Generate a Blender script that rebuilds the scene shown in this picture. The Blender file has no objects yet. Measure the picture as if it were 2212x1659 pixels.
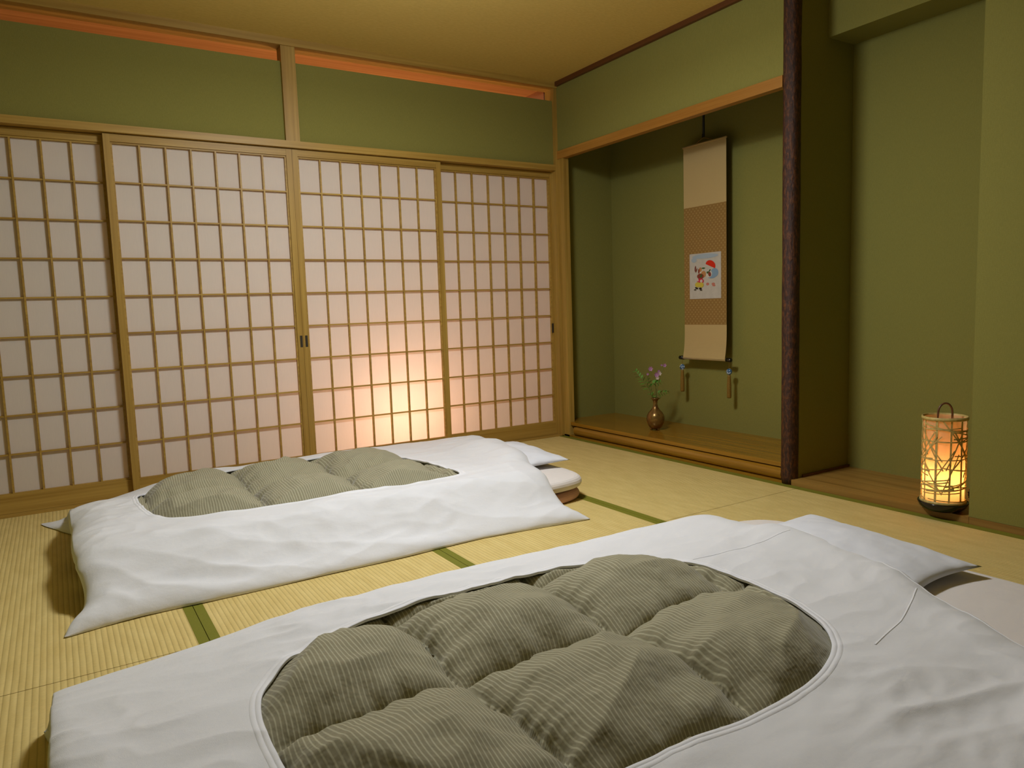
import bpy, bmesh, math, random
from mathutils import Vector, Matrix, noise
R = math.radians
PI = math.pi
random.seed(4)
sc = bpy.context.scene
col = sc.collection

# ------------------------------------------------------------ materials
def new_mat(name):
    m = bpy.data.materials.new(name); m.use_nodes = True
    nt = m.node_tree; nt.nodes.clear()
    return m, nt
def N(nt, t, **kw):
    n = nt.nodes.new(t)
    for k, v in kw.items():
        if k in n.inputs: n.inputs[k].default_value = v
        else: setattr(n, k, v)
    return n
def L(nt, a, b): nt.links.new(a, b)
def rgb(c): return (c[0], c[1], c[2], 1)
def principled(nt, base=(.5, .5, .5), rough=.6, spec=.3, **kw):
    p = N(nt, 'ShaderNodeBsdfPrincipled'); o = N(nt, 'ShaderNodeOutputMaterial')
    p.inputs['Base Color'].default_value = rgb(base); p.inputs['Roughness'].default_value = rough
    p.inputs['Specular IOR Level'].default_value = spec
    for k, v in kw.items(): p.inputs[k].default_value = v
    L(nt, p.outputs[0], o.inputs[0])
    return p, o
def coords(nt, scale=(1, 1, 1)):
    t = N(nt, 'ShaderNodeTexCoord'); m = N(nt, 'ShaderNodeMapping'); m.inputs['Scale'].default_value = scale
    L(nt, t.outputs['Object'], m.inputs[0]); return m.outputs[0]
def ntex(nt, vec, scale, detail=3, rough=.5):
    n = N(nt, 'ShaderNodeTexNoise'); n.inputs['Scale'].default_value = scale
    n.inputs['Detail'].default_value = detail; n.inputs['Roughness'].default_value = rough
    L(nt, vec, n.inputs['Vector']); return n.outputs['Fac']
def ramp(nt, fac, stops):
    r = N(nt, 'ShaderNodeValToRGB'); e = r.color_ramp.elements
    while len(e) < len(stops): e.new(.5)
    for i, (p, c) in enumerate(stops): e[i].position = p; e[i].color = rgb(c)
    L(nt, fac, r.inputs[0]); return r.outputs[0]
def bump(nt, p, h, strength=.2, dist=.005):
    b = N(nt, 'ShaderNodeBump'); b.inputs['Strength'].default_value = strength; b.inputs['Distance'].default_value = dist
    L(nt, h, b.inputs['Height']); L(nt, b.outputs[0], p.inputs['Normal'])
def math_(nt, op, a, b=None):
    m = N(nt, 'ShaderNodeMath', operation=op)
    for i, v in enumerate((a, b)):
        if v is None: continue
        if isinstance(v, (int, float)): m.inputs[i].default_value = v
        else: L(nt, v, m.inputs[i])
    return m.outputs[0]

def plain(name, c, rough=.6, spec=.3, nscale=0, var=.15, bs=0, **kw):
    m, nt = new_mat(name); p, o = principled(nt, c, rough, spec, **kw)
    if nscale:
        f = ntex(nt, coords(nt), nscale, 4)
        lo = [x * (1 - var) for x in c]; hi = [x * (1 + var) for x in c]
        L(nt, ramp(nt, f, [(.3, lo), (.7, hi)]), p.inputs['Base Color'])
        if bs: bump(nt, p, f, bs, .002)
    return m
def wood(name, dark, light, axis, rough=.45, spec=.35, s=60):
    m, nt = new_mat(name); p, o = principled(nt, light, rough, spec)
    sc_ = [s, s, s]; sc_['xyz'.index(axis)] = s * .02
    v = coords(nt, sc_); f = ntex(nt, v, 1.0, 5, .6)
    sc2 = [7, 7, 7]; sc2['xyz'.index(axis)] = .5
    g = ntex(nt, coords(nt, sc2), 1.0, 2)
    mid = [(a + b) / 2 for a, b in zip(dark, light)]
    c1 = ramp(nt, f, [(.3, dark), (.5, mid), (.72, light)])
    c2 = ramp(nt, g, [(.35, (.78, .74, .7)), (.65, (1, 1, 1))])
    mx = N(nt, 'ShaderNodeMix', data_type='RGBA', blend_type='MULTIPLY'); mx.inputs[0].default_value = .7
    L(nt, c1, mx.inputs[6]); L(nt, c2, mx.inputs[7]); L(nt, mx.outputs[2], p.inputs['Base Color'])
    bump(nt, p, f, .08, .001)
    return m
HD, HL = (.36, .205, .035), (.54, .345, .075)
wood_x = wood('pale_wood_x', HD, HL, 'x'); wood_y = wood('pale_wood_y', HD, HL, 'y'); wood_z = wood('pale_wood_z', HD, HL, 'z')
TD, TL = (.25, .112, .010), (.40, .205, .018)
toko_y = wood('honey_wood_y', TD, TL, 'y', .2, .5)
sill_y = wood('alcove_board_wood', (.22, .11, .018), (.44, .25, .06), 'y', .38, .4, 30)
dark_trim = wood('dark_trim_wood', (.10, .032, .008), (.15, .052, .014), 'y')
lintel_y = wood('lintel_wood', (.36, .15, .022), (.50, .24, .045), 'y', .45, .3)

def wall_mat():
    m, nt = new_mat('green_wall_cloth'); p, o = principled(nt, (.2, .2, .05), .92, .1)
    v = coords(nt)
    f = ntex(nt, v, 260, 3)
    w = coords(nt, (400, 400, 60)); f2 = ntex(nt, w, 1, 2)
    s = math_(nt, 'ADD', f, f2)
    L(nt, ramp(nt, math_(nt, 'MULTIPLY', s, .5), [(.3, (.225, .205, .050)), (.7, (.262, .240, .063))]), p.inputs['Base Color'])
    bump(nt, p, s, .25, .001)
    return m
M_wall = wall_mat()
def ceil_mat():
    m, nt = new_mat('ochre_ceiling_paper'); p, o = principled(nt, (.3, .2, .05), .9, .1)
    f = ntex(nt, coords(nt, (40, 90, 40)), 1, 5, .65)
    L(nt, ramp(nt, f, [(.25, (.62, .44, .12)), (.75, (.73, .53, .16))]), p.inputs['Base Color'])
    bump(nt, p, f, .3, .003)
    return m
M_ceil = ceil_mat()
def tatami_mat_():
    m, nt = new_mat('woven_rush'); p, o = principled(nt, (.5, .4, .15), .7, .25)
    t = N(nt, 'ShaderNodeTexCoord'); sp = N(nt, 'ShaderNodeSeparateXYZ'); L(nt, t.outputs['Object'], sp.inputs[0])
    wob = ntex(nt, coords(nt, (3, 12, 3)), 1, 2)
    x = math_(nt, 'ADD', sp.outputs[0], math_(nt, 'MULTIPLY', wob, .0018))
    ph = math_(nt, 'MULTIPLY', x, 2 * PI / .0148)
    rib = math_(nt, 'ABSOLUTE', math_(nt, 'SINE', math_(nt, 'MULTIPLY', ph, .5)))   # cusp valleys at each warp thread
    fine = ntex(nt, coords(nt, (60, 900, 60)), 1, 3, .6)
    blotch = ntex(nt, coords(nt, (30, 7, 5)), 1, 3)
    base = ramp(nt, blotch, [(.3, (.66, .50, .185)), (.7, (.74, .58, .235))])
    r1 = ramp(nt, rib, [(0, (.74, .72, .66)), (.45, (1, 1, 1))])
    r2 = ramp(nt, fine, [(.3, (.88, .87, .84)), (.7, (1.08, 1.07, 1.03))])
    a = N(nt, 'ShaderNodeMix', data_type='RGBA', blend_type='MULTIPLY'); a.inputs[0].default_value = 1
    L(nt, base, a.inputs[6]); L(nt, r1, a.inputs[7])
    b = N(nt, 'ShaderNodeMix', data_type='RGBA', blend_type='MULTIPLY'); b.inputs[0].default_value = 1
    L(nt, a.outputs[2], b.inputs[6]); L(nt, r2, b.inputs[7]); L(nt, b.outputs[2], p.inputs['Base Color'])
    h = math_(nt, 'ADD', rib, math_(nt, 'MULTIPLY', fine, .25))
    bump(nt, p, h, .6, .002)
    return m
M_rush = tatami_mat_()
M_heri = plain('green_border_cloth', (.19, .185, .018), .75, .2, 500, .12, .2)

def cloth(name, c, rough=.85, scale=900, var=.03):
    m, nt = new_mat(name); p, o = principled(nt, c, rough, .15)
    p.inputs['Sheen Weight'].default_value = .15
    f = ntex(nt, coords(nt), scale, 2)
    g = ntex(nt, coords(nt, (9, 14, 14)), 1, 4, .55)
    h = math_(nt, 'ADD', math_(nt, 'MULTIPLY', f, .12), g)
    bump(nt, p, h, .4, .010)
    return m
M_white = cloth('white_cotton', (.78, .78, .80))
M_pillow = cloth('pillow_cotton', (.76, .77, .82))
M_pad = cloth('cream_cotton', (.78, .72, .68))
M_pink = cloth('pink_cotton', (.62, .36, .30))
M_hem = cloth('white_hem_cotton', (.84, .84, .87))
def quilt_mat():
    m, nt = new_mat('striped_khaki_quilt'); p, o = principled(nt, (.3, .28, .18), .85, .15)
    p.inputs['Sheen Weight'].default_value = .2
    t = N(nt, 'ShaderNodeTexCoord'); sp = N(nt, 'ShaderNodeSeparateXYZ'); L(nt, t.outputs['Object'], sp.inputs[0])
    wob = ntex(nt, coords(nt, (5, 3.2, 5)), 1, 2)
    x = math_(nt, 'ADD', sp.outputs[0], math_(nt, 'MULTIPLY', wob, .05))
    fr = math_(nt, 'FRACT', math_(nt, 'MULTIPLY', x, 1 / .0088))
    L(nt, ramp(nt, fr, [(0, (.285, .260, .165)), (.60, (.285, .260, .165)), (.72, (.46, .435, .30)), (.88, (.46, .435, .30)), (1, (.285, .260, .165))]), p.inputs['Base Color'])
    g = ntex(nt, coords(nt, (13, 9, 9)), 1, 4, .55)
    bump(nt, p, g, .6, .022)
    return m
M_quilt = quilt_mat()
def paper_mat(name, refl, trans, mixf, tscale=.0):
    m, nt = new_mat(name); o = N(nt, 'ShaderNodeOutputMaterial')
    d = N(nt, 'ShaderNodeBsdfDiffuse'); t = N(nt, 'ShaderNodeBsdfTranslucent'); mx = N(nt, 'ShaderNodeMixShader')
    f = ntex(nt, coords(nt, (500, 500, 14)), 1, 3)
    L(nt, ramp(nt, f, [(.3, [c * .94 for c in refl]), (.7, refl)]), d.inputs[0])
    t.inputs[0].default_value = rgb(trans)
    mx.inputs[0].default_value = mixf
    L(nt, d.outputs[0], mx.inputs[1]); L(nt, t.outputs[0], mx.inputs[2]); L(nt, mx.outputs[0], o.inputs[0])
    return m
M_paper = paper_mat('shoji_paper', (.80, .765, .69), (.96, .85, .79), .34)
M_lamp_paper = paper_mat('lantern_paper', (.85, .65, .42), (.98, .70, .36), .6)
M_black = plain('black_lacquer', (.008, .007, .007), .12, .6)
M_blackcord = plain('black_rubber', (.012, .011, .010), .5, .3)
M_handle = plain('dark_bronze_pull', (.035, .026, .015), .4, .5)
M_bamboo = plain('bamboo_strip', (.56, .42, .14), .45, .35, 60, .2)
M_cane = plain('dark_cane', (.14, .06, .025), .35, .5, 60, .3)
def log_mat():
    m, nt = new_mat('dark_pillar_bark'); p, o = principled(nt, (.06, .02, .01), .45, .35)
    f = ntex(nt, coords(nt, (90, 90, 34)), 1, 6, .7)
    L(nt, ramp(nt, f, [(.35, (.022, .009, .006)), (.5, (.050, .017, .008)), (.62, (.13, .042, .010)), (.78, (.09, .045, .028))]), p.inputs['Base Color'])
    bump(nt, p, f, .8, .006)
    return m
M_log = log_mat()
def bronze_mat():
    m, nt = new_mat('bronze_vase'); p, o = principled(nt, (.3, .12, .04), .27, .5, **{'Metallic': .6})
    f = ntex(nt, coords(nt, (22, 22, 16)), 1, 3)
    L(nt, ramp(nt, f, [(.3, (.20, .075, .018)), (.55, (.28, .17, .045)), (.75, (.13, .04, .014))]), p.inputs['Base Color'])
    return m
M_bronze = bronze_mat()
M_cream = cloth('cream_scroll_silk', (.52, .37, .155), .8, 1500)
def brocade():
    m, nt = new_mat('brown_brocade'); p, o = principled(nt, (.3, .17, .05), .75, .2)
    t = N(nt, 'ShaderNodeTexCoord'); sp = N(nt, 'ShaderNodeSeparateXYZ'); L(nt, t.outputs['Object'], sp.inputs[0])
    a = math_(nt, 'SINE', math_(nt, 'MULTIPLY', sp.outputs[1], 2 * PI / .028))
    b = math_(nt, 'SINE', math_(nt, 'MULTIPLY', sp.outputs[2], 2 * PI / .028))
    f = math_(nt, 'MULTIPLY', a, b)
    L(nt, ramp(nt, f, [(.2, (.28, .155, .042)), (.8, (.37, .235, .075))]), p.inputs['Base Color'])
    return m
M_brocade = brocade()
M_leaf = plain('green_leaf', (.12, .27, .03), .6, .3, 80, .3)
M_stem = plain('green_stem', (.15, .18, .04), .6, .3)
M_petal = plain('lilac_petal', (.42, .20, .36), .6, .2, 120, .25)
M_petal2 = plain('pale_petal', (.60, .48, .42), .6, .2)
M_gold = plain('gold_tassel_silk', (.24, .13, .018), .6, .3, 300, .25)
M_porc = None
def porc():
    m, nt = new_mat('blue_white_porcelain'); p, o = principled(nt, (.6, .65, .7), .2, .5)
    f = ntex(nt, coords(nt), 70, 2)
    L(nt, ramp(nt, f, [(.44, (.62, .68, .72)), (.52, (.05, .12, .22))]), p.inputs['Base Color']); return m
M_porc = porc()

# ------------------------------------------------------------ mesh helpers
def obj(name, bm, m, parent=None, smooth=False, bevel=0):
    if bevel:
        es = [e for e in bm.edges if len(e.link_faces) == 2 and e.calc_face_angle(0) > .6]
        bmesh.ops.bevel(bm, geom=es, offset=bevel, segments=2, affect='EDGES', profile=.6)
    bmesh.ops.recalc_face_normals(bm, faces=bm.faces)
    me = bpy.data.meshes.new(name); bm.to_mesh(me); bm.free()
    o = bpy.data.objects.new(name, me); col.objects.link(o)
    for mm in (m if isinstance(m, (list, tuple)) else [m]): me.materials.append(mm)
    if smooth: me.polygons.foreach_set('use_smooth', [True] * len(me.polygons))
    if parent: 
        o.parent = parent
        o.matrix_parent_inverse = Matrix.Translation(-parent.location)
    return o
def thing(name, loc, label=None, cat=None, group=None, kind=None):
    o = bpy.data.objects.new(name, None); col.objects.link(o); o.location = loc
    o.empty_display_size = .1
    return tag(o, label, cat, group, kind)
def tag(o, label=None, cat=None, group=None, kind=None):
    if label: o['label'] = label
    if cat: o['category'] = cat
    if group: o['group'] = group
    if kind: o['kind'] = kind
    return o
def box(bm, x0, x1, y0, y1, z0, z1):
    vs = [bm.verts.new((x, y, z)) for z in (z0, z1) for y in (y0, y1) for x in (x0, x1)]
    for f in ((0, 2, 3, 1), (4, 5, 7, 6), (0, 1, 5, 4), (2, 6, 7, 3), (0, 4, 6, 2), (1, 3, 7, 5)):
        bm.faces.new([vs[i] for i in f])
def B(*boxes):
    bm = bmesh.new()
    for b in boxes: box(bm, *b)
    return bm
def struct(name, bm, m, bevel=0, smooth=False):
    return tag(obj(name, bm, m, None, smooth, bevel), kind='structure')
def tube(bm, pts, rad, seg=8, cap=True):
    pts = [Vector(p) for p in pts]; rings = []
    rr = rad if isinstance(rad, (list, tuple)) else [rad] * len(pts)
    up = Vector((0, 0, 1))
    for i, p in enumerate(pts):
        d = (pts[min(i + 1, len(pts) - 1)] - pts[max(i - 1, 0)]).normalized()
        a = d.cross(up)
        if a.length < 1e-3: a = d.cross(Vector((1, 0, 0)))
        a.normalize(); b = d.cross(a).normalized()
        rings.append([bm.verts.new(p + (a * math.cos(2 * PI * k / seg) + b * math.sin(2 * PI * k / seg)) * rr[i]) for k in range(seg)])
    for i in range(len(rings) - 1):
        for k in range(seg):
            bm.faces.new((rings[i][k], rings[i][(k + 1) % seg], rings[i + 1][(k + 1) % seg], rings[i + 1][k]))
    if cap:
        bm.faces.new(rings[0][::-1]); bm.faces.new(rings[-1])
def lathe(bm, prof, cx, cy, seg=40):
    rings = []
    for r, z in prof:
        rings.append([bm.verts.new((cx + r * math.cos(2 * PI * k / seg), cy + r * math.sin(2 * PI * k / seg), z)) for k in range(seg)])
    for i in range(len(rings) - 1):
        for k in range(seg):
            bm.faces.new((rings[i][k], rings[i][(k + 1) % seg], rings[i + 1][(k + 1) % seg], rings[i + 1][k]))
    return rings

# ------------------------------------------------------------ room shell
ZC = 2.372
XL, YB = -3.59, -5.3
struct('floor', B((XL - .1, .0, -3.86, .0, -.10, -.055), (XL - .1, .0, YB, -3.885, -.10, 0)), wood_y)
struct('ceiling', B((XL - .1, .6, YB, .0, ZC, ZC + .06)), M_ceil)
struct('wall_left', B((XL - .1, XL, YB, 1.1, -.1, ZC)), M_wall)
struct('wall_rear', B((XL, .6, YB - .1, YB, -.1, ZC)), M_wall)
struct('wall_right', B((0.0, .5, YB, -2.66, .03, ZC)), M_wall)
struct('wall_lintel', B((.004, .06, -1.81, 0, 1.928, ZC)), M_wall)
struct('wall_alcove_back', B((.51, .6, -1.80, .1, .0, ZC)), M_wall)
struct('wall_alcove_left', B((.09, .51, .06, .14, .0, ZC)), M_wall)
struct('wall_alcove_divider', B((.040, .51, -1.85, -1.79, .0, ZC)), M_wall)
struct('wall_niche_back', B((.45, .6, -2.66, -1.85, .0, ZC)), M_wall)
struct('wall_niche_bulkhead', B((.25, .45, -2.66, -1.85, 2.115, ZC)), M_wall)
struct('wall_transom', B((XL, -1.807, .02, .05, 1.838, 2.257), (-1.731, -.02, .02, .05, 1.838, 2.257)), M_wall)
struct('floor_alcove', B((.012, .51, -1.80, .06, .078, .10)), toko_y, .004)
g = bmesh.new()
# rounded front rail of the raised alcove floor
prof = [(.03, .014), (.012, .016), (.003, .024), (-.002, .040), (.0, .058), (.008, .070), (.03, .072)]
a = [g.verts.new((x, -.105, z)) for x, z in prof]; b = [g.verts.new((x, -1.79, z)) for x, z in prof]
for i in range(len(prof) - 1): g.faces.new((a[i], a[i + 1], b[i + 1], b[i]))
struct('trim_1', g, toko_y, smooth=True)
struct('trim_2', B((0.0, .51, -1.80, .06, -.05, .012)), toko_y)                       # low sill under the raised floor
struct('floor_niche', B((0.0, .45, -2.66, -1.85, -.05, .028)), sill_y, .003)
struct('trim_3', B((0.0, .40, YB, -2.661, -.05, .029)), sill_y, .003)
struct('baseboard_niche', B((.08, .45, -1.862, -1.851, .028, .040)), dark_trim)
# timber frame of the paper-door wall
struct('trim_4', B((XL, -.021, -.004, .105, 1.802, 1.838)), wood_x, .0025)          # head track
struct('trim_5', B((XL, .0, .0, .12, -.05, .005)), wood_x)                         # sill track
struct('trim_6', B((-1.807, -1.731, -.001, .075, 1.8385, 2.333)), wood_z, .002)      # short post
struct('trim_7', B((XL, .0, -.012, .10, 2.333, ZC)), wood_x, .002)                  # top beam
struct('trim_8', B((-.02, .09, .0, .10, -.05, 2.333)), wood_z, .002)                # corner post
struct('trim_9', B((.0, .045, -.060, -.001, -.05, 1.875)), wood_z, .002)             # alcove jamb
struct('trim_10', B((-.004, .04, -1.79, -.0005, 1.8755, 1.928)), lintel_y, .002)     # alcove lintel
struct('trim_11', B((-.018, .004, -1.80, -.013, 2.344, ZC)), dark_trim)              # ceiling moulding
# dark alcove pillar: an irregular polished log
g = bmesh.new(); rings = []
nz, ns = 90, 28
for i in range(nz + 1):
    z = 0.0 + (ZC) * i / nz
    ring = []
    for k in range(ns):
        t = 2 * PI * k / ns
        c, s = math.cos(t), math.sin(t)
        r = .0370 / (abs(c) ** 2.5 + abs(s) ** 2.5) ** (1 / 2.5)
        r *= 1 + .035 * noise.noise(Vector((c * 1.5, s * 1.5, z * 6))) + .02 * noise.noise(Vector((c * 5, s * 5, z * 22)))
        if z < .03: r *= .9 + .1 * (z / .03)
        ring.append(g.verts.new((.026 + r * c, -1.821 + r * s, z)))
    rings.append(ring)
for i in range(nz):
    for k in range(ns): g.faces.new((rings[i][k], rings[i][(k + 1) % ns], rings[i + 1][(k + 1) % ns], rings[i + 1][k]))
g.faces.new(rings[0][::-1]); g.faces.new(rings[-1])
struct('trim_12', g, M_log, smooth=True)
# corridor behind the paper doors
M_corr = wood('corridor_ceiling_board', (.50, .24, .07), (.66, .36, .13), 'x', .6, .2)
struct('ceiling_corridor', B((XL, .0, .10, 1.1, ZC + .0, ZC + .06)), M_corr)
struct('floor_corridor', B((XL, .0, .12, 1.1, -.10, -.005)), wood_x)
struct('wall_corridor_outer', B((XL, .0, 1.02, 1.1, -.1, ZC)), plain('corridor_plaster', (.45, .33, .2), .9, .1))
struct('wall_corridor_end', B((0.0, .09, .141, 1.1, -.1, ZC)), plain('corridor_end_plaster', (.45, .22, .10), .9, .1))

# ------------------------------------------------------------ paper sliding doors
def shoji(n, x0, x1, yf, handles):
    z0, z1 = .006, 1.799
    d = thing('door_%d' % n, ((x0 + x1) / 2, yf, z0), kind='structure')
    w = .030
    obj('stile', B((x0, x0 + w, yf, yf + .030, z0, z1)), wood_z, d, bevel=.0015)
    obj('stile', B((x1 - w, x1, yf, yf + .030, z0, z1)), wood_z, d, bevel=.0015)
    obj('top_rail', B((x0 + w, x1 - w, yf + .002, yf + .028, 1.762, z1)), wood_x, d, bevel=.0012)
    obj('bottom_rail', B((x0 + w, x1 - w, yf + .002, yf + .028, z0, .092)), wood_x, d, bevel=.0012)
    a, b, za, zb = x0 + w, x1 - w, .092, 1.762
    e = .008
    bm = B((a, a + e, yf + .009, yf + .026, za, zb), (b - e, b, yf + .009, yf + .026, za, zb),
           (a + e, b - e, yf + .009, yf + .026, za, za + e), (a + e, b - e, yf + .009, yf + .026, zb - e, zb))
    for i in range(1, 7):
        x = a + e + (b - a - 2 * e) * i / 7
        box(bm, x - .0042, x + .0042, yf + .008, yf + .0245, za + e, zb - e)
    for i in range(1, 9):
        z = za + e + (zb - za - 2 * e) * i / 9
        box(bm, a + e, b - e, yf + .0105, yf + .0243, z - .0038, z + .0038)
    obj('lattice', bm, wood_x, d)
    obj('paper', B((a, b, yf + .0262, yf + .0268, za, zb)), M_paper, d)
    for hx in handles:
        h = B((hx - .007, hx + .007, yf - .0006, yf + .004, .716, .781))
        obj('handle', h, M_handle, d, bevel=.001)
shoji(1, -3.586, -2.655, .056, [])
shoji(2, -2.682, -1.7765, .018, [-1.787])
shoji(3, -1.7755, -.870, .018, [-1.758])
shoji(4, -.900, -.0205 + .020, .056, [-.034])

# ------------------------------------------------------------ tatami mats
cols = [(-.912, -.0015, -1.905), (-1.796, -.914, -1.955), (-2.662, -1.798, -1.975), (-3.588, -2.664, -1.975)]
mat_labels = [
 'tatami mat in the far right corner, beside the raised wooden alcove floor',
 'tatami mat under the far futon, between the two green borders nearest its pillow',
 'tatami mat under the middle of the far futon, between two green border bands',
 'tatami mat at the left edge of the picture, reaching the paper doors',
 'tatami mat beside the lit bamboo lantern and the near pillow',
 'tatami mat under the upper part of the near futon',
 'tatami mat under the middle of the near futon',
 'tatami mat at the lower left corner, under the foot of the near futon']
k = 0
for row in range(2):
    for (x0, x1, ys) in cols:
        ya, yb = (0.0 - .001, ys) if row == 0 else (ys - .0025, -3.88)
        mt = thing('tatami_mat', ((x0 + x1) / 2, (ya + yb) / 2, -.05), mat_labels[k], 'tatami mat', 'tatami mats covering the floor'); k += 1
        hw = .028; hr = .044 if x1 > -.01 else .028
        obj('woven_rush', B((x0 + hw, x1 - hr, yb, ya, -.05, 0)), M_rush, mt)
        obj('border', B((x0, x0 + hw, yb, ya, -.05, .0006)), M_heri, mt, bevel=.0005)
        obj('border', B((x1 - hr, x1, yb, ya, -.05, .0006)), M_heri, mt, bevel=.0005)

# ------------------------------------------------------------ futon beds
def sstep(u): u = max(0, min(1, u)); return u * u * (3 - 2 * u)
def E(u, p=2.2):
    u = max(0.0, min(1.0, u)); return (1 - (1 - u) ** p) ** (1 / p)
def interp(tab, t):
    if t <= tab[0][0]: return tab[0][1]
    for (a, va), (b, vb) in zip(tab, tab[1:]):
        if t <= b:
            u = (t - a) / (b - a); u = u * u * (3 - 2 * u) * .5 + u * .5
            return va + (vb - va) * u
    return tab[-1][1]
def fbm(x, y, s, seed=0., oct=3):
    v = 0; a = 1
    for _ in range(oct):
        v += a * noise.noise(Vector((x * s, y * s, seed))); s *= 2.1; a *= .5
    return v
def ridge(x, y, seed):
    return 1 - abs(noise.noise(Vector((x, y, seed)))) * 2

class Bed:
    pass
def rounded_slab(x0, x1, y0, y1, z0, z1, rc, seed, puff=.006, nx=64, ny=40):
    """soft mattress: rounded corners, rounded rim, slightly dimpled top"""
    bm = bmesh.new(); cx, cy = (x0 + x1) / 2, (y0 + y1) / 2; hx, hy = (x1 - x0) / 2, (y1 - y0) / 2
    h = z1 - z0; zs = []
    M = 160
    def outline(t, inset):
        c, s = math.cos(t), math.sin(t); n = 9
        r = 1 / (abs(c) ** n + abs(s) ** n) ** (1 / n)
        px, py = c * r, s * r
        ax, ay = hx - inset, hy - inset
        # rounded corner
        X, Y = px * ax, py * ay
        k = rc - inset * .6
        if k > 0 and abs(X) > ax - k and abs(Y) > ay - k:
            dx, dy = abs(X) - (ax - k), abs(Y) - (ay - k); dl = math.hypot(dx, dy)
            if dl > k: dx *= k / dl; dy *= k / dl
            X = math.copysign(ax - k + dx, X); Y = math.copysign(ay - k + dy, Y)
        return X, Y
    ts = []
    for i in range(M):
        # spread samples evenly along the rectangle
        u = 4 * i / M; side = int(u); f = (u - side) * 2 - 1
        P = [(1, f), (-f, 1), (-1, -f), (f, -1)][side]
        ts.append(math.atan2(P[1], P[0]))
    rings = []
    lay = []
    for q in range(9):
        a = -PI / 2 + PI * q / 8
        lay.append((h * .42 * (1 - math.cos(a)), z0 + h * .5 + h * .5 * math.sin(a)))
    for ins in (.03, .08, .16, .28, .42): lay.append((h * .42 + ins, None))
    for ins, z in lay:
        ring = []
        for t in ts:
            X, Y = outline(t, min(ins, min(hx, hy) - .02))
            zz = z if z is not None else z1 + puff * math.sin(min(1, ins / .2) * PI / 2)
            wx, wy = cx + X, cy + Y
            zz += .004 * fbm(wx, wy, 5, seed) * (1 if z is None else (z - z0) / h)
            o = .005 * fbm(wx * 2, wy * 2, 3, seed + 5)
            ring.append(bm.verts.new((wx + o, wy + o, zz)))
        rings.append(ring)
    for i in range(len(rings) - 1):
        for k in range(M): bm.faces.new((rings[i][k], rings[i][(k + 1) % M], rings[i + 1][(k + 1) % M], rings[i + 1][k]))
    bm.faces.new(rings[-1]); bm.faces.new(rings[0][::-1])
    return bm

def pillow_bm(corners, z0, h, seed, n=46):
    """knife-edge pillow spanned by four corners (x,y,z)"""
    bm = bmesh.new(); c = [Vector(p) for p in corners]; V = {}
    for side in (1, -1):
        for i in range(n + 1):
            for j in range(n + 1):
                u, v = i / n, j / n
                if side == -1 and (i in (0, n) or j in (0, n)): V[(side, i, j)] = V[(1, i, j)]; continue
                # edges bow inward between the corners
                bu = .07 * math.sin(PI * v) * (1 - 2 * u); bv = .05 * math.sin(PI * u) * (1 - 2 * v)
                uu, vv = u + bu * (abs(1 - 2 * u)), v + bv * (abs(1 - 2 * v))
                p = (c[0] * (1 - uu) + c[1] * uu) * (1 - vv) + (c[3] * (1 - uu) + c[2] * uu) * vv
                t = (math.sin(PI * u) ** .55) * (math.sin(PI * v) ** .55)
                w = .006 * fbm(p.x, p.y, 7, seed) * min(1, t * 2) + .007 * ridge(p.x * 9 + p.y * 3, p.y * 4, seed) * (1 - t) * min(1, t * 5)
                mid = p.z
                z = mid + side * h * (.62 if side == 1 else .38) * t + w * (side == 1)
                V[(side, i, j)] = bm.verts.new((p.x, p.y, max(z, z0)))
    for side in (1, -1):
        for i in range(n):
            for j in range(n):
                f = [V[(side, i, j)], V[(side, i + 1, j)], V[(side, i + 1, j + 1)], V[(side, i, j + 1)]]
                if len(set(f)) == 4: bm.faces.new(f if side == 1 else f[::-1])
    return bm

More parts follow.
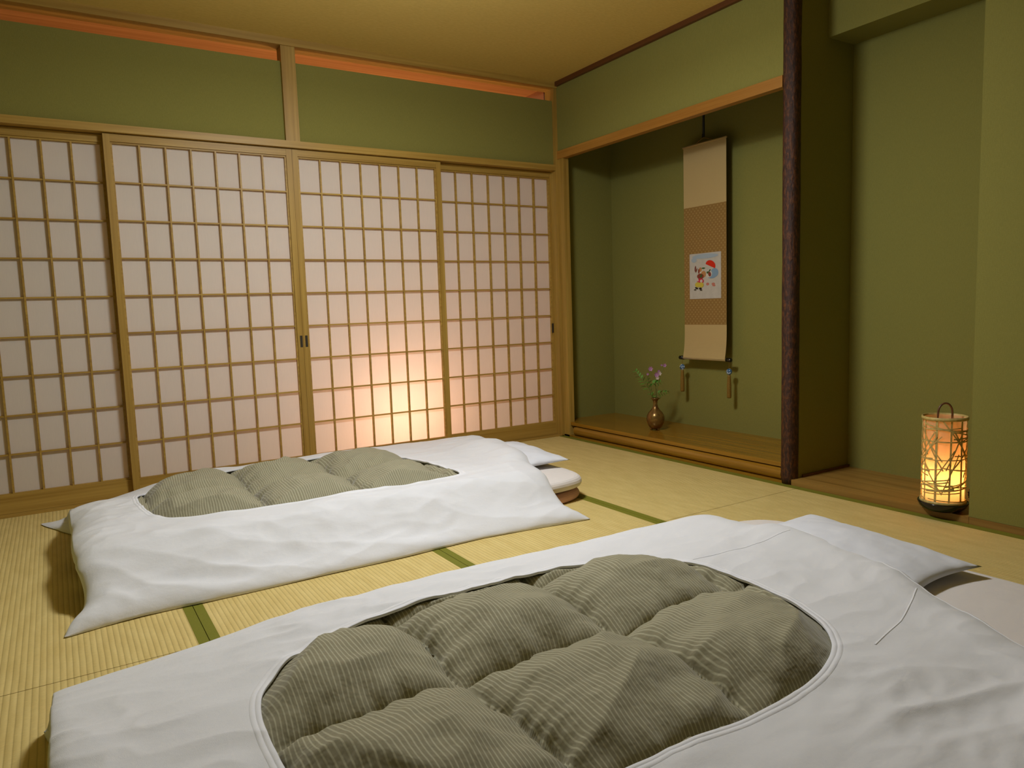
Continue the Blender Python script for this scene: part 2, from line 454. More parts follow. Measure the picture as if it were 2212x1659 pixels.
def build_duvet(P):
    mx0, mx1, my0, my1, mt = P['mat']                                  # mattress box and top
    def dropf(x, y):
        return 1 - P['drop'] * sstep((mx0 - .04 + .65 - x) / .65) * sstep((y + P['dropy']) / .55)
    def S(x, y): return S_(x, y) * dropf(x, y)
    def S_(x, y):                                                       # what carries the duvet
        d = .20
        fx = sstep((x - (mx0 - P['dl'])) / P['dl']) * sstep(((mx1 + d) - x) / d)
        fy = sstep((y - (my0 - d)) / d) * sstep(((my1 + d) - y) / d)
        s = mt * fx * fy
        px0, py0, py1, ph = P['pillow']
        s += ph * sstep((x - px0) / .22) * sstep((y - py0) / .12) * sstep((py1 - y) / .12)
        return s
    XLf, XRf, YBf = P['xl'], P['xr'], P['yb']; yf0 = P['yf']
    YFf = [(x_ / 20, interp(yf0, x_ / 20) + .014 * noise.noise(Vector((x_ / 20 * 2.5, 0, P['seed'])))) for x_ in range(-64, -15)]
    wL, wR, wB, wF = P['w']; T = P['T']
    sd = P['seed']
    def H(x, y):
        dl = x - interp(XLf, -y); dr = interp(XRf, -y) - x; db = interp(YBf, x) - y; df = y - interp(YFf, x)
        e = E(dl / wL, P['pL']) * E(dr / wR) * E(db / wB) * E(df / wF)
        z = S_(x, y) + T * e
        # wrinkles: soft lumps, long folds near the hanging edges
        z += .013 * fbm(x, y, 2.3, sd) * e + .006 * ridge(x * 2.2 + y, y * 3.1 - x, sd + 31) * e
        near = (1 - sstep(df / .42))
        if near > 0:
            q = noise.noise(Vector((x * 1.6, y * 7, sd + 3)))
            z += near * e * (.020 * ridge(x * 1.6 + q * .8, y * 7 + x * 2.2, sd + 1) + .008 * ridge(x * 3.4 - q, y * 14 - x * 3.0, sd + 2))
        nl = (1 - sstep(dl / .35))
        if nl > 0: z += nl * e * (.014 * ridge(x * 3.0, y * 6.5, sd + 9) + .005 * ridge(x * 5.0, y * 15, sd + 10))
        nr = (1 - sstep(dr / .40)) * (1 - sstep(df / .8))
        if nr > 0: z += nr * e * .012 * ridge(x * 7, y * 5 - x * 3, sd + 12)
        mk = sstep((noise.noise(Vector((x * 2.1, y * 2.1, sd + 70))) + .05) / .35)
        z += mk * e * (.0065 * ridge(x * 5 + y * 3 + .6 * noise.noise(Vector((x * 6, y * 6, sd))), y * 13 + x * 3, sd + 72) + .0025 * ridge(x * 13, y * 21 - x * 5, sd + 75))
        z += .0035 * ridge(x * 5 + fbm(x, y, 2, sd) * 1.5, y * 12, sd + 20) * e
        z *= dropf(x, y)
        return max(z, .004)
    cx, cy, ha, hb, n = P['oval']
    def oval(t, grow=0.):
        c, s = math.cos(t), math.sin(t)
        m_ = n
        if P.get('sharp') and c < 0 and s < 0: m_ = n + 1.2 * min(-c, -s) / .7071
        if P.get('sharp') and c > 0 and s < 0: m_ = n + 14 * (min(c, -s) / .7071) ** 3
        r = 1 / (abs(c) ** m_ + abs(s) ** m_) ** (1 / m_)
        x, y = cx + c * r * (ha + grow), cy + s * r * (hb + grow)
        if P.get('warp'): x, y = P['warp'](x, y, t)
        return x, y
    def outer(t):
        # ray from the oval centre to the footprint
        c, s = math.cos(t), math.sin(t); lo, hi = .2, 3.
        def inside(r):
            x, y = cx + c * r, cy + s * r
            return interp(XLf, -y) < x < interp(XRf, -y) and interp(YFf, x) < y < interp(YBf, x)
        for _ in range(26):
            m = (lo + hi) / 2
            if inside(m): lo = m
            else: hi = m
        return cx + c * lo, cy + s * lo
    root = thing('duvet', (cx, cy, 0), P['label'], 'duvet', 'white futon duvets')
    # cover ------------------------------------------------
    bm = bmesh.new(); NT, NR = 900, 84
    def tucked(v):
        # the foot end hangs over and turns in under itself
        x, y, z = v; dl = x - interp(XLf, -y); db = interp(YBf, x) - y; df = y - interp(YFf, x)
        k_ = P['tuck'] * (1 - sstep(dl / .16)) * sstep(db / .3) * sstep(df / .25) * (1 - min(1, z / .12)) ** .8
        return (x + k_, y, z)
    # even sampling along the outer edge
    base = [outer(2 * PI * i / 1800) for i in range(1800)]
    acc = [0]
    for i in range(1800):
        a_, b_ = base[i], base[(i + 1) % 1800]; acc.append(acc[-1] + math.hypot(a_[0] - b_[0], a_[1] - b_[1]))
    ang = []; j = 0
    for i in range(NT):
        s_ = acc[-1] * i / NT
        while acc[j + 1] < s_: j += 1
        f = (s_ - acc[j]) / max(1e-9, acc[j + 1] - acc[j])
        ta = 2 * PI * (j + f) / 1800
        ang.append(.5 * ta + .5 * 2 * PI * i / NT)
    rings = []
    O = [outer(t) for t in ang]; I = [oval(t) for t in ang]
    # rim of the hole turned down
    rings.append([bm.verts.new((x, y, H(x, y) - .007)) for x, y in [oval(t, .006) for t in ang]])
    for k in range(NR + 1):
        u = k / NR; u = 1 - (1 - u) ** 1.25
        ring = []
        for (ix, iy), (ox, oy) in zip(I, O):
            x, y = ix + (ox - ix) * u, iy + (oy - iy) * u
            ring.append([x, y, H(x, y)])
        rings.append(ring)
    # scalloped hem at the very edge
    er = rings[-1]
    for q, v in enumerate(er):
        wv = .004 * noise.noise(Vector((v[0] * 9, v[1] * 9, sd)))
        v[0] += wv; v[1] += wv
        v[2] = S(v[0], v[1]) + .005
    rings = [rings[0]] + [[bm.verts.new(tucked(v)) for v in r_] for r_ in rings[1:]]
    # underside lip
    for ins, dz in ((.003, .002), (.02, .0005), (.10, .0)):
        ring = []
        for (ox, oy) in O:
            dx, dy = cx - ox, cy - oy; dl = math.hypot(dx, dy)
            x, y = ox + dx / dl * ins, oy + dy / dl * ins
            ring.append(bm.verts.new(tucked((x, y, max(.002, S(x, y) + dz)))))
        rings.append(ring)
    for a_, b_ in zip(rings, rings[1:]):
        for k in range(NT): bm.faces.new((a_[k], a_[(k + 1) % NT], b_[(k + 1) % NT], b_[k]))
    obj('cover', bm, M_white, root, True)
    # hem band round the opening ---------------------------
    bm = bmesh.new(); prev = []
    prof = [(.0015, -.006), (.0003, .0004), (.002, .0014), (.010, .0013), (.0105, .0006), (.0115, .0013), (.0195, .0012), (.021, -.0002)]
    for gofs, dz in prof:
        prev.append([bm.verts.new((x, y, H(x, y) + dz)) for x, y in [oval(t, gofs) for t in ang]])
    for a_, b_ in zip(prev, prev[1:]):
        for k in range(NT): bm.faces.new((a_[k], a_[(k + 1) % NT], b_[(k + 1) % NT], b_[k]))
    obj('opening_hem', bm, M_hem, root, True)
    # head-end hem and joining seams ------------------------
    def strip(pts, w, lift):
        bm = bmesh.new(); rows = []
        P2 = []
        for (a_, b_) in zip(pts, pts[1:]):
            m = max(2, int(math.hypot(b_[0] - a_[0], b_[1] - a_[1]) / .012))
            for i in range(m): P2.append((a_[0] + (b_[0] - a_[0]) * i / m, a_[1] + (b_[1] - a_[1]) * i / m))
        P2.append(pts[-1])
        for i, (x, y) in enumerate(P2):
            a_, b_ = P2[max(0, i - 1)], P2[min(len(P2) - 1, i + 1)]
            dx, dy = b_[0] - a_[0], b_[1] - a_[1]; dl = math.hypot(dx, dy); nx_, ny_ = -dy / dl, dx / dl
            row = []
            for o_, l_ in ((-.5, -.001), (-.35, 1), (.35, 1), (.5, -.001)):
                X, Y = x + nx_ * w * o_, y + ny_ * w * o_
                row.append(bm.verts.new((X, Y, H(X, Y) + (lift if l_ == 1 else -.001))))
            rows.append(row)
        for a_, b_ in zip(rows, rows[1:]):
            for k in range(3): bm.faces.new((a_[k], a_[k + 1], b_[k + 1], b_[k]))
        return bm
    for pts, w, lf, nm in P['strips']: obj(nm, strip(pts, w, lf), M_hem, root, True)
    # striped quilt showing in the opening -----------------
    bm = bmesh.new(); gx, gy = P['gx'], P['gy']
    def nearest(g_, v): return min(g_, key=lambda q: abs(q - v))
    def quilt_z(x, y):
        wx = x + .016 * fbm(x, y, 5, sd + 30); wy = y + .016 * fbm(x, y, 5, sd + 40)
        dx, dy = abs(wx - nearest(gx, wx)), abs(wy - nearest(gy, wy))
        px_, py_ = min(1, dx / .17), min(1, dy / .17)
        puff = (E(px_, 2.0) * E(py_, 2.0))
        z = H0(x, y) - .030 + .078 * puff
        # gathers running out from the stitched lines
        ax = math.exp(-dx / .06); ay = math.exp(-dy / .06)
        z += .018 * ax * (1 - ay) * noise.noise(Vector((x * 7, y * 30, sd))) + .018 * ay * (1 - ax) * noise.noise(Vector((x * 30, y * 7, sd)))
        z += .017 * ridge(x * 3 + y * 2.4, y * 7 - x * 4, sd + 50) * puff + .006 * ridge(x * 9 - y * 4, y * 5, sd + 55) * puff
        z += .006 * fbm(x, y, 9, sd + 60) * puff
        return z
    def H0(x, y):                                                     # smooth height without wrinkles
        return S(x, y) + T * .96 * dropf(x, y)
    NQ, NK = 420, 110
    rows = []
    for k in range(NK + 1):
        u = 1 - k / NK
        row = []
        for i in range(NQ):
            t = 2 * PI * i / NQ
            ox, oy = oval(t, .05)
            x, y = cx + (ox - cx) * u, cy + (oy - cy) * u
            z = quilt_z(x, y)
            # tuck below the cover at the hem
            ix, iy = oval(t, 0); rr = math.hypot(x - cx, y - cy) / math.hypot(ix - cx, iy - cy)
            ed = (1 - rr) * math.hypot(ix - cx, iy - cy)
            lim = H(x, y) - .012 + max(0, ed) * .9
            if z > lim: z = lim if ed < .10 else z * sstep((ed - .1) / .05) + min(z, lim) * (1 - sstep((ed - .1) / .05))
            row.append((x, y, z))
            if u == 0: break
        rows.append([bm.verts.new(v) for v in row])
    for a_, b_ in zip(rows, rows[1:]):
        if len(b_) == 1:
            for k in range(NQ): bm.faces.new((a_[k], a_[(k + 1) % NQ], b_[0]))
        else:
            for k in range(NQ): bm.faces.new((a_[k], a_[(k + 1) % NQ], b_[(k + 1) % NQ], b_[k]))
    obj('striped_quilt', bm, M_quilt, root, True)
    return root

# far bed (beside the paper doors)
def warp1(x, y, t):
    # head-end of the far opening is pulled to a point at its near corner
    u = max(0, (x + 2.1) / .58)
    return x + .03 * u * max(0, -(y + .87) / .4) * 1.5 - .08 * u * u * max(0, (y + .87) / .4), y
tag(obj('futon_mattress', rounded_slab(-2.80, -.892, -1.455, -.36, 0.001, .048, .05, 1), M_pink),
    'pink floor mattress at the bottom of the far bed, beside the paper doors', 'mattress', 'pink floor mattresses')
tag(obj('mattress_pad', rounded_slab(-2.30, -.890, -1.46, -.35, .058, .112, .05, 2), M_pad),
    'cream mattress pad with its corner showing on top of the pink mattress', 'mattress pad', 'cream mattress pads')
tag(obj('pillow', pillow_bm([(-1.28, -1.27, .145), (-.868, -1.238, .148), (-.80, -.66, .148), (-1.25, -.66, .148)], .124, .078, 3), M_pillow, smooth=True),
    'white pillow on the far bed, its pointed corner above the cream pad', 'pillow', 'white pillows')
duv1 = build_duvet(dict(
    dl=.02, tuck=.045, drop=.60, dropy=.85, mat=(-2.965, -.93, -1.40, -.35, .112), pillow=(-1.30, -1.25, -.66, .035),
    xl=[(.2, -3.085), (.42, -3.04), (.62, -2.985), (.8, -2.995), (1.0, -2.968), (1.2, -2.985), (1.4, -2.965), (1.55, -2.97), (1.70, -3.01)],
    xr=[(.25, -.84), (.95, -.975), (1.28, -1.09), (1.5, -1.15), (1.62, -1.135), (1.72, -1.105)],
    yb=[(-3.1, -.24), (-2.6, -.20), (-1.5, -.22), (-.8, -.27)],
    yf=[(-3.1, -1.70), (-2.8, -1.665), (-2.4, -1.67), (-1.6, -1.645), (-1.1, -1.70)],
    w=(.15, .16, .34, .26), pL=2.4, T=.060, seed=11.3,
    oval=(-2.125, -.872, .605, .412, 2.7), warp=warp1, sharp=1,
    gx=[-2.70, -2.315, -1.93, -1.545], gy=[-.50, -.93, -1.36],
    label='white duvet on the far bed, with striped khaki quilt in its oval opening',
    strips=[]))
# near bed
tag(obj('futon_mattress', rounded_slab(-3.07, -.80, -3.52, -2.34, 0.001, .040, .15, 5), M_pink),
    'floor mattress under the near bed, a shaded corner showing at the lower left edge', 'mattress', 'pink floor mattresses')
tag(obj('mattress_pad', rounded_slab(-2.36, -.795, -3.53, -2.305, .058, .112, .07, 6), M_pad),
    'cream mattress pad of the near bed, showing at the right edge past the pillow', 'mattress pad', 'cream mattress pads')
tag(obj('pillow', pillow_bm([(-1.24, -3.12, .145), (-.845, -3.105, .145), (-.785, -2.52, .150), (-1.20, -2.50, .148)], .124, .078, 8), M_pillow, smooth=True),
    'white pillow on the near bed, half tucked under the duvet in front of the lantern', 'pillow', 'white pillows')
def warp2(x, y, t): return x + .035 * max(0, -(y + 2.88) / .4) * -max(0, (x + 2.1) / .6), y
duv2 = build_duvet(dict(
    dl=.018, tuck=.085, drop=.32, dropy=2.75, mat=(-3.028, -.80, -3.60, -2.29, .112), pillow=(-1.26, -3.13, -2.50, .035),
    xl=[(2.1, -3.052), (2.4, -3.052), (3.0, -3.045), (3.9, -3.04)],
    xr=[(2.2, -.99), (2.4, -1.03), (2.7, -1.045), (3.03, -1.10), (3.25, -1.18), (3.4, -1.27), (3.6, -1.39), (3.85, -1.52)],
    yb=[(-3.1, -2.23), (-2.6, -2.20), (-1.6, -2.20), (-.8, -2.26)],
    yf=[(-3.1, -3.90), (-2.0, -3.88), (-1.2, -3.84)],
    w=(.06, .16, .28, .34), pL=2.6, T=.060, seed=27.7,
    oval=(-2.10, -2.875, .605, .40, 2.9), warp=warp2,
    gx=[-2.72, -2.33, -1.94, -1.55], gy=[-2.505, -2.845, -3.24],
    label='white duvet on the near bed, large striped khaki quilt panel in its oval opening',
    strips=[([(-1.50, -2.66), (-1.35, -2.67), (-1.12, -2.69)], .0045, .0010, 'seam'),
            ([(-1.555, -3.23), (-1.40, -3.195), (-1.27, -3.15), (-1.20, -3.12)], .0045, .0009, 'seam'),
            ([(-1.022, -2.33), (-1.05, -2.55), (-1.075, -2.75), (-1.105, -2.92), (-1.145, -3.08), (-1.205, -3.24), (-1.285, -3.38), (-1.385, -3.55)], .014, .0016, 'hem'),
            ([(-2.68, -3.10), (-2.80, -3.13), (-2.93, -3.12)], .0045, .0010, 'seam')]))

# ------------------------------------------------------------ hanging scroll
SX = .432
sr = thing('hanging_scroll', (SX, -.83, 1.9), 'long hanging scroll with cream and brown bands and a small painting', 'scroll')
y0, y1 = -.728, -1.068
def sheet(name, za, zb, m, x=SX, ya=y0, yb=y1, par=sr, th=.0014, curl=0):
    bm = bmesh.new(); n = 14
    V = []
    for i in range(n + 1):
        z = za + (zb - za) * i / n
        cx_ = x - (curl * (1 - (i / n)) ** 3 if curl else 0)
        V.append([bm.verts.new((cx_ + d, yy, z)) for d in (0, th) for yy in (ya, yb)])
    for a_, b_ in zip(V, V[1:]):
        bm.faces.new((a_[0], a_[1], b_[1], b_[0])); bm.faces.new((a_[2], b_[2], b_[3], a_[3]))
        bm.faces.new((a_[0], b_[0], b_[2], a_[2])); bm.faces.new((a_[1], a_[3], b_[3], b_[1]))
    bm.faces.new((V[0][0], V[0][2], V[0][3], V[0][1])); bm.faces.new((V[-1][0], V[-1][1], V[-1][3], V[-1][2]))
    return obj(name, bm, m, par)
sheet('upper_cream_band', 1.475, 1.838, M_cream)
sheet('brocade_panel', .755, 1.475, M_brocade)
sheet('lower_cream_band', .548, .755, M_cream, curl=.018)
g = bmesh.new(); tube(g, [(SX - .006, y0 + .004, .546), (SX - .006, y1 - .004, .546)], .0095, 14); obj('roller', g, M_cream, sr, True)
for yy in (y0 + .004, y1 - .004):
    s = 1 if yy > -.9 else -1
    g = bmesh.new(); tube(g, [(SX - .006, yy, .546), (SX - .006, yy + s * .034, .546), (SX - .006, yy + s * .036, .546)], [.0125, .0125, .009], 16)
    obj('roller_end', g, M_black, sr, True)
g = bmesh.new(); tube(g, [(SX, y0 + .003, 1.842), (SX, y1 - .003, 1.842)], .006, 10); obj('top_rod', g, M_cream, sr, True)
g = bmesh.new()
tube(g, [(SX - .003, -.83, 1.846), (SX - .006, -.898, 1.872), (SX - .003, -.966, 1.846)], .0018, 6)
obj('hanging_cord', g, M_gold, sr, True)
g = bmesh.new(); tube(g, [(SX - .004, -.898, 1.876), (SX - .002, -.898, 2.1), (SX, -.898, ZC)], .0070, 8)
tube(g, [(SX - .004, -.898, 1.888), (SX - .016, -.898, 1.870), (SX - .012, -.898, 1.892)], .003, 6)
tag(obj('hanging_hook', g, M_blackcord, None, True), 'thin black hanging rod holding up the scroll inside the alcove', 'hook')
# the painting: a small generic figure study on white paper
pr_ = sheet('painting', .914, 1.190, plain('painting_paper', (.52, .47, .40), .8, .1, 30, .06), x=SX - .002, ya=-.776, yb=-1.028)
def disc(bm, y, z, ry, rz, x, rot=0, n=18, a0=0, a1=2 * PI):
    vs = []
    for i in range(n + 1):
        t = a0 + (a1 - a0) * i / n
        u, v = ry * math.cos(t), rz * math.sin(t)
        vs.append((x, y + u * math.cos(rot) - v * math.sin(rot), z + u * math.sin(rot) + v * math.cos(rot)))
    if abs(a1 - a0 - 2 * PI) < 1e-6: vs = vs[:-1]
    f = [bm.verts.new(v) for v in vs]; bm.faces.new(f)
X0 = SX - .0030
def paint(name, items, c):
    m = plain('paint_' + name, c, .7, .1)
    for k_, it in enumerate(items):
        bm = bmesh.new(); disc(bm, *it[:4], X0 - .00005 * k_ - it[4] * .00025, *it[5:])
        o = obj(name, bm, m); o.parent = pr_; o.matrix_parent_inverse = Matrix.Identity(4)
# picture coordinates: y from -.706 (left) to -.966 (right); z from 1.194 (top) to .914
def q(px, py):   # 0..1660 pixel grid of the painting close-up -> y,z
    return -.776 - (px - 350) / (1160 - 350) * .252, 1.190 - (py - 320) / (1470 - 320) * .276
def it(px, py, rx, rz, lv=0, rot=0, a0=0, a1=2 * PI):
    y, z = q(px, py); return (y, z, rx * .26 / 810, rz * .28 / 1150, lv, rot, 18, a0, a1)
paint('sky_wash', [it(760, 400, 330, 60), it(470, 480, 70, 60)], (.36, .42, .47))
paint('red_sun', [it(900, 640, 125, 120, 1, .35, -.15, PI + .25)], (.62, .03, .01))
paint('wave', [it(1000, 830, 95, 110, 0), it(930, 930, 95, 40, 1)], (.22, .32, .42))
paint('white_sleeve', [it(860, 850, 80, 90, 2), it(640, 760, 70, 70, 1)], (.58, .54, .46))
paint('folded_fan', [it(505, 700, 20, 75, 1, .1), it(535, 745, 14, 60, 1, .5)], (.20, .07, .05))
paint('pine_branch', [it(880, 770, 14, 40, 4, .8), it(855, 805, 30, 10, 4, .3)], (.05, .09, .03))
paint('face', [it(720, 850, 62, 80, 3), it(640, 730, 38, 55, 2)], (.48, .22, .08))
paint('robe', [it(640, 900, 85, 70, 4), it(880, 860, 35, 60, 5, -.4), it(600, 770, 22, 60, 2)], (.24, .05, .03))
paint('sash', [it(720, 700, 45, 18, 5), it(660, 890, 22, 50, 6, .5), it(825, 815, 22, 28, 6)], (.06, .12, .03))
paint('red_coat', [it(640, 1020, 85, 70, 6)], (.55, .03, .05))
paint('white_crest', [it(665, 1020, 35, 38, 8), it(580, 1000, 18, 30, 8)], (.62, .45, .42))
paint('yellow_trousers', [it(570, 1110, 70, 65, 7), it(660, 1120, 65, 65, 7)], (.58, .45, .06))
paint('boots', [it(540, 1195, 42, 22, 9, .3), it(500, 1235, 30, 14, 9), it(640, 1210, 36, 24, 9), it(660, 1250, 30, 12, 9)], (.03, .02, .012))
paint('pink_blossom', [it(825, 1105, 38, 34, 1), it(970, 1110, 42, 32, 1), it(985, 1150, 40, 20, 2)], (.50, .18, .13))
# wind weights with tassels
for yy, zz in ((-.710, .485), (-1.092, .476)):
    w = thing('scroll_weight', (SX, yy, zz), 'blue and white bead with gold tassel hanging at the %s end of the scroll' % ('left' if yy > -.9 else 'right'), 'scroll weight', 'tasselled weights on the scroll')
    g = bmesh.new(); bmesh.ops.create_uvsphere(g, u_segments=18, v_segments=12, radius=.0195)
    bmesh.ops.transform(g, matrix=Matrix.Translation((SX - .006, yy, zz)) @ Matrix.Diagonal((.7, 1, 1, 1)), verts=g.verts)
    obj('bead', g, M_porc, w, True)
    g = bmesh.new(); tube(g, [(SX - .006, yy, .546), (SX - .006, yy, zz + .012)], .0013, 6); obj('cord', g, M_gold, w)
    g = bmesh.new(); lathe(g, [(.001, zz - .014), (.009, zz - .022), (.0105, zz - .03), (.0095, zz - .036), (.0125, zz - .07), (.013, zz - .15), (.011, zz - .157), (.001, zz - .157)], SX - .006, yy, 16)
    obj('tassel', g, M_gold, w, True)

# ------------------------------------------------------------ vase with flowers
vx, vy, vz = .215, -.683, .100
va = thing('vase', (vx, vy, vz), 'small round-bellied bronze vase standing on the alcove floor', 'vase')
g = bmesh.new()
prof = [(.001, .008), (.026, .008), (.040, .020), (.052, .044), (.0565, .070), (.054, .092), (.043, .113), (.027, .130), (.0165, .146), (.0125, .164), (.0135, .182), (.019, .192), (.0255, .199), (.0262, .203), (.022, .203), (.012, .190), (.009, .170), (.001, .165)]
lathe(g, [(r_, vz + z_) for r_, z_ in prof], vx, vy, 48); obj('body', g, M_bronze, va, True)
for k in range(3):
    t = 2 * PI * k / 3 + .5
    g = bmesh.new(); bmesh.ops.create_uvsphere(g, u_segments=12, v_segments=8, radius=.011)
    bmesh.ops.transform(g, matrix=Matrix.Translation((vx + .026 * math.cos(t), vy + .026 * math.sin(t), vz + .010)) @ Matrix.Diagonal((1, 1, .9, 1)), verts=g.verts)
    obj('foot', g, M_bronze, va, True)
# view-facing side axis for the spray: mostly along -y / +x
RX = Vector((.848, -.529, 0)); UZ = Vector((0, 0, 1)); mouth = Vector((vx, vy, vz + .195))
def fp(r, u, d=0): return mouth + RX * r + UZ * u + Vector((.53, .85, 0)) * d
def spray(name, label, stem_pts, leaves, blooms):
    w = thing(name, tuple(mouth), label, 'flower', 'flower sprigs in the bronze vase')
    g = bmesh.new(); tube(g, [fp(*p) for p in stem_pts], [.0016] * len(stem_pts), 6); obj('stem', g, M_stem, w, True)
    if leaves:
        g = bmesh.new()
        for (r_, u_, d_, dr, du, ln, wd) in leaves:
            a_ = fp(r_, u_, d_); dirv = (RX * dr + UZ * du + Vector((.53, .85, 0)) * random.uniform(-.3, .3)).normalized()
            nrm = dirv.cross(Vector((random.uniform(-.3, .3), random.uniform(-.3, .3), 1))).normalized()
            fold = nrm.cross(dirv).normalized()
            pts = [(0, 0), (.25, .8), (.5, 1), (.8, .55), (1, 0)]
            midv = [g.verts.new(a_ + dirv * ln * t_ - fold * ln * .12 * t_ * t_) for t_, _ in pts]
            lv = [g.verts.new(a_ + dirv * ln * t_ + nrm * wd * k_ + fold * wd * .3 * k_ - fold * ln * .12 * t_ * t_) for t_, k_ in pts[1:-1]]
            rv = [g.verts.new(a_ + dirv * ln * t_ - nrm * wd * k_ + fold * wd * .3 * k_ - fold * ln * .12 * t_ * t_) for t_, k_ in pts[1:-1]]
            for side in (lv, rv):
                g.faces.new((midv[0], midv[1], side[0])); g.faces.new((midv[1], midv[2], side[1], side[0]))
                g.faces.new((midv[2], midv[3], side[2], side[1])); g.faces.new((midv[3], midv[4], side[2]))
        obj('leaves', g, M_leaf, w)
    for (r_, u_, d_, s_, mm) in blooms:
        g = bmesh.new(); c_ = fp(r_, u_, d_)
        for k in range(6):
            t = 2 * PI * k / 6; dv = (RX * math.cos(t) + UZ * math.sin(t) - Vector((.53, .85, 0)) * .5).normalized()
            nv = dv.cross(Vector((.53, .85, 0))).normalized()
            vs = [g.verts.new(c_), g.verts.new(c_ + dv * s_ * .55 + nv * s_ * .34), g.verts.new(c_ + dv * s_), g.verts.new(c_ + dv * s_ * .55 - nv * s_ * .34)]
            g.faces.new(vs)
        bmesh.ops.create_uvsphere(g, u_segments=8, v_segments=6, radius=s_ * .28, matrix=Matrix.Translation(c_))
        obj('blossom', g, mm, w)
def leafrow(a_, b_, n_, ln, wd, d_=0):
    out = []
    for i in range(n_):
        f = (i + .5) / n_; r_ = a_[0] + (b_[0] - a_[0]) * f; u_ = a_[1] + (b_[1] - a_[1]) * f
        dx, du = b_[0] - a_[0], b_[1] - a_[1]; l_ = math.hypot(dx, du); dx /= l_; du /= l_
        for s_ in (1, -1):
            out.append((r_, u_, d_, dx * .6 - du * s_ * .8, du * .6 + dx * s_ * .8, ln * 1.45 * (1 - .5 * f), wd * 1.7 * (1 - .4 * f)))
    out.append((b_[0], b_[1], d_, dx, du, ln * .5, wd * .5))
    return out
S_ = .00292
def P_(px, py): return ((px - 585) / 9.217 * S_, (825 - py) / 9.217 * S_)
def ln_(*pp): return [P_(*p) + (0,) for p in pp]
spray('fern_sprig', 'feathery green fern frond leaning left out of the bronze vase', ln_((545, 860), (480, 640), (400, 520), (200, 250)),
      leafrow(P_(480, 640), P_(190, 240), 8, .030, .006, .004) + leafrow(P_(520, 780), P_(470, 620), 2, .022, .006), [])
spray('flower_sprig', 'upright sprig with a lilac blossom at its top, left of the others', ln_((560, 860), (500, 560), (440, 400), (495, 225)),
      leafrow(P_(505, 600), P_(440, 400), 3, .022, .006, -.004), [(*P_(495, 215), 0, .019, M_petal), (*P_(440, 320), .003, .010, M_petal)])
spray('flower_sprig', 'tall sprig with pink and pale blossoms rising from the middle of the vase', ln_((600, 860), (605, 640), (590, 520), (620, 340)),
      leafrow(P_(520, 520), P_(700, 490), 3, .024, .008, .002), [(*P_(615, 335), -.004, .021, M_petal), (*P_(675, 315), .002, .016, M_petal2), (*P_(625, 400), -.006, .014, M_petal2), (*P_(660, 270), .004, .011, M_petal)])
spray('flower_sprig', 'thin sprig ending in a single pink bud at the upper right', ln_((600, 860), (620, 640), (700, 330), (775, 160)),
      [], [(*P_(775, 155), 0, .015, M_petal), (*P_(715, 150), 0, .008, M_petal)])
spray('leaf_sprig', 'low leafy twig bending to the right over the vase rim', ln_((600, 870), (640, 700), (740, 640), (860, 690)),
      leafrow(P_(620, 720), P_(860, 690), 5, .020, .006) + leafrow(P_(530, 800), P_(560, 720), 2, .018, .006), [])
spray('curled_tendril', 'curled brown tendril looping at the right of the vase mouth', ln_((620, 850), (690, 800), (695, 760), (670, 745), (640, 760)), [], [])

# ------------------------------------------------------------ bamboo lantern
lx, ly, lz = .030, -2.545, .028
la = thing('bamboo_lantern', (lx, ly, lz), 'lit cylindrical bamboo lantern glowing orange in the niche beside the wall', 'lantern')
g = bmesh.new(); lathe(g, [(.001, lz), (.050, lz), (.066, lz + .003), (.083, lz + .016), (.091, lz + .034), (.090, lz + .038), (.080, lz + .034), (.001, lz + .034)], lx, ly, 56); obj('base', g, M_black, la, True)
z0, z1 = lz + .034, .412
g = bmesh.new(); lathe(g, [(.0745, z0), (.0735, (z0 + z1) / 2), (.0745, z1 - .006)], lx, ly, 64); obj('paper_shade', g, M_lamp_paper, la, True)
def ring_(name, za, zb, r_):
    g = bmesh.new(); lathe(g, [(r_ - .004, za), (r_, za), (r_ + .0012, (za + zb) / 2), (r_, zb), (r_ - .004, zb), (r_ - .004, za)], lx, ly, 64); obj(name, g, M_bamboo, la, True)
ring_('bottom_ring', z0, z0 + .013, .0825); ring_('top_ring', z1 - .013, z1, .0815)
g = bmesh.new(); rnd = random.Random(9)
def ribbon(t0, t1, za, zb, w, r_):
    n = max(3, int(abs(t1 - t0) / .12 + abs(zb - za) / .04)); prev = None
    for i in range(n + 1):
        f = i / n; t = t0 + (t1 - t0) * f; z = za + (zb - za) * f
        dt, dz = (t1 - t0) * r_, zb - za; l_ = math.hypot(dt, dz); nt_, nz_ = -dz / l_, dt / l_
        cur = []
        for o_, rr in ((-.5, r_), (.5, r_), (.5, r_ + .0013), (-.5, r_ + .0013)):
            tt = t + nt_ * w * o_ / r_; z_ = z + nz_ * w * o_
            z_ = min(max(z_, z0 + .004), z1 - .004)
            cur.append(g.verts.new((lx + rr * math.cos(tt), ly + rr * math.sin(tt), z_)))
        if prev:
            for k in range(4): g.faces.new((prev[k], prev[(k + 1) % 4], cur[(k + 1) % 4], cur[k]))
        prev = cur
for k in range(10):
    t = 2 * PI * k / 10 + .12; ribbon(t, t + rnd.uniform(-.05, .05), z0 + .006, z1 - .006, .0085 if k % 2 else .0065, .0762)
zz_ = z0 + .03
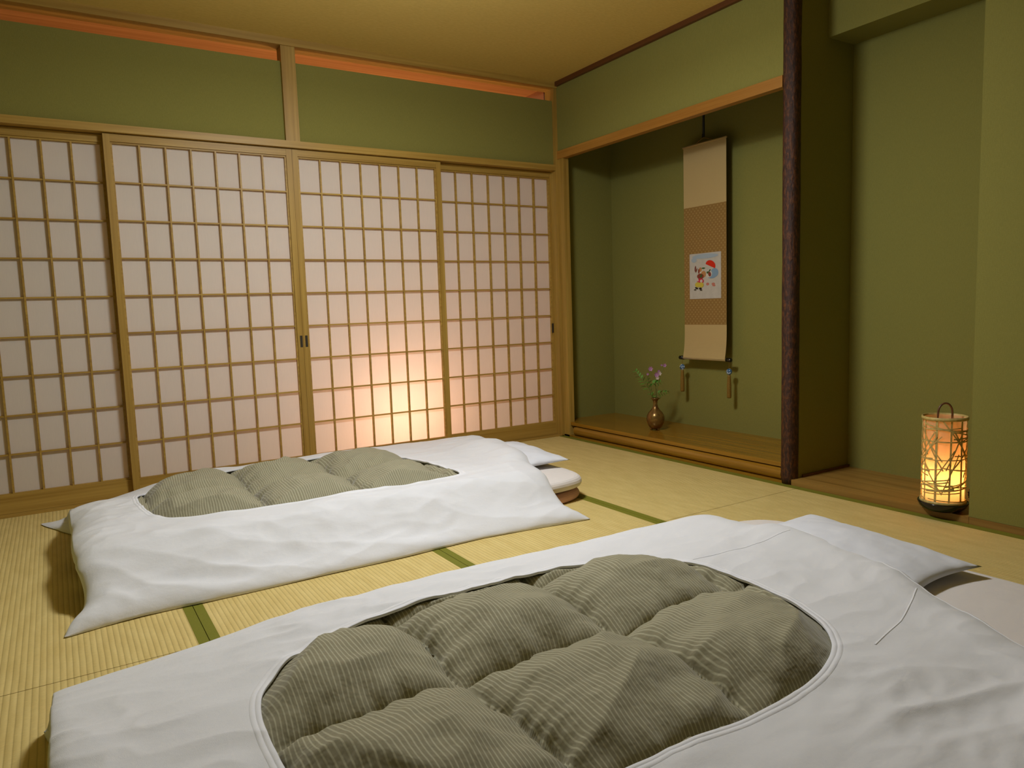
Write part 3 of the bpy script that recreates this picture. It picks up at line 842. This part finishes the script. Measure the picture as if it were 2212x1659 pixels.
for k in range(80):
    t = rnd.uniform(0, 2 * PI); kind_ = k % 4
    if kind_ < 2:
        za = rnd.uniform(z0 + .02, z1 - .02); sp_ = rnd.uniform(1.6, 3.2); dz = rnd.uniform(-.05, .05)
    else:
        za = rnd.uniform(z0 + .01, z1 - .1); sp_ = rnd.uniform(.7, 1.6) * rnd.choice((-1, 1)); dz = rnd.uniform(.08, .2)
    zb = min(max(za + dz, z0 + .01), z1 - .01)
    ribbon(t, t + sp_, za, zb, rnd.uniform(.0040, .0058), .0778 + rnd.uniform(0, .0012))
obj('bamboo_lattice', g, M_bamboo, la)
g = bmesh.new()
hd = Vector((.53, .85, 0)).cross(Vector((0, 0, 1))).normalized()     # handle plane
hp = []
for i in range(17):
    t = PI * i / 16; hp.append(Vector((lx, ly, z1 + .002)) + hd * .029 * math.cos(t) + Vector((0, 0, .048 * math.sin(t) ** .8)))
hp = [hp[0] - Vector((0, 0, .016))] + hp + [hp[-1] - Vector((0, 0, .016))]
tube(g, hp, .0040, 8); obj('handle', g, M_cane, la, True)
g = bmesh.new(); tube(g, [Vector((lx, ly, z1 - .015)) - hd * .076, Vector((lx, ly, z1 - .015)) + hd * .076], .003, 6); obj('cross_bar', g, M_bamboo, la)
bulb, bnt = new_mat('lamp_bulb'); em = N(bnt, 'ShaderNodeEmission'); em.inputs[0].default_value = (1, .62, .28, 1); em.inputs[1].default_value = 12
bo = N(bnt, 'ShaderNodeOutputMaterial'); L(bnt, em.outputs[0], bo.inputs[0])
g = bmesh.new(); bmesh.ops.create_uvsphere(g, u_segments=20, v_segments=14, radius=.022, matrix=Matrix.Translation((lx, ly, lz + .115)))
obj('bulb', g, bulb, la, True)
g = bmesh.new(); lathe(g, [(.014, lz + .034), (.014, lz + .092), (.001, lz + .094)], lx, ly, 16); obj('socket', g, M_black, la, True)
# black cord coil lying behind the lantern
g = bmesh.new(); pts = []
for i in range(120):
    t = i * .33; r_ = .036 + .006 * math.sin(i * .7); pts.append((.205 + r_ * math.cos(t), -2.605 + r_ * math.sin(t), .033 + .050 * i / 120))
tube(g, pts, .0042, 6)
tag(obj('cord_coil', g, M_blackcord, None, True), 'black cord coiled in the niche behind the lit lantern', 'cord')

# ------------------------------------------------------------ lights
def point(name, loc, power, c, rad):
    l = bpy.data.lights.new(name, 'POINT'); l.energy = power; l.color = c; l.shadow_soft_size = rad
    o = bpy.data.objects.new(name, l); o.location = loc; col.objects.link(o); return o
point('ceiling_lamp_light', (-1.72, -1.70, 2.16), 31, (.88, .93, 1.0), .17)
al = bpy.data.lights.new('ceiling_lamp_panel', 'AREA'); al.shape = 'DISK'; al.size = .40; al.energy = 31; al.color = (.88, .93, 1.0)
ao = bpy.data.objects.new('ceiling_lamp_panel', al); ao.location = (-1.72, -1.70, 2.17); col.objects.link(ao)
point('corridor_lamp_light', (-1.17, .43, .29), 50, (1.0, .70, .51), .10)
point('lantern_light', (lx, ly, lz + .120), 4.6, (1.0, .55, .22), .024)
w = bpy.data.worlds.new('world'); sc.world = w; w.use_nodes = True
w.node_tree.nodes['Background'].inputs[0].default_value = (0, 0, 0, 1)

# ------------------------------------------------------------ camera
cx, cy, cz, yaw, pit, rol, f = (-2.964572, -4.081772, 0.898469, 0.557759, -0.104131, -0.033016, 1579.106026)
F = Vector((math.sin(yaw) * math.cos(pit), math.cos(yaw) * math.cos(pit), math.sin(pit)))
Rv = Vector((math.cos(yaw), -math.sin(yaw), 0)); U = Rv.cross(F)
R2 = math.cos(rol) * Rv + math.sin(rol) * U; U2 = -math.sin(rol) * Rv + math.cos(rol) * U
cd = bpy.data.cameras.new('camera'); co = bpy.data.objects.new('camera', cd); col.objects.link(co)
m4 = Matrix((R2, U2, -F)).transposed().to_4x4(); m4.translation = Vector((cx, cy, cz)); co.matrix_world = m4
cd.sensor_fit = 'HORIZONTAL'; cd.sensor_width = 36; cd.lens = f / 2212 * 36; cd.clip_start = .02
sc.camera = co
sc.view_settings.view_transform = 'Standard'; sc.view_settings.look = 'None'
sc.view_settings.exposure = 0; sc.view_settings.gamma = 1
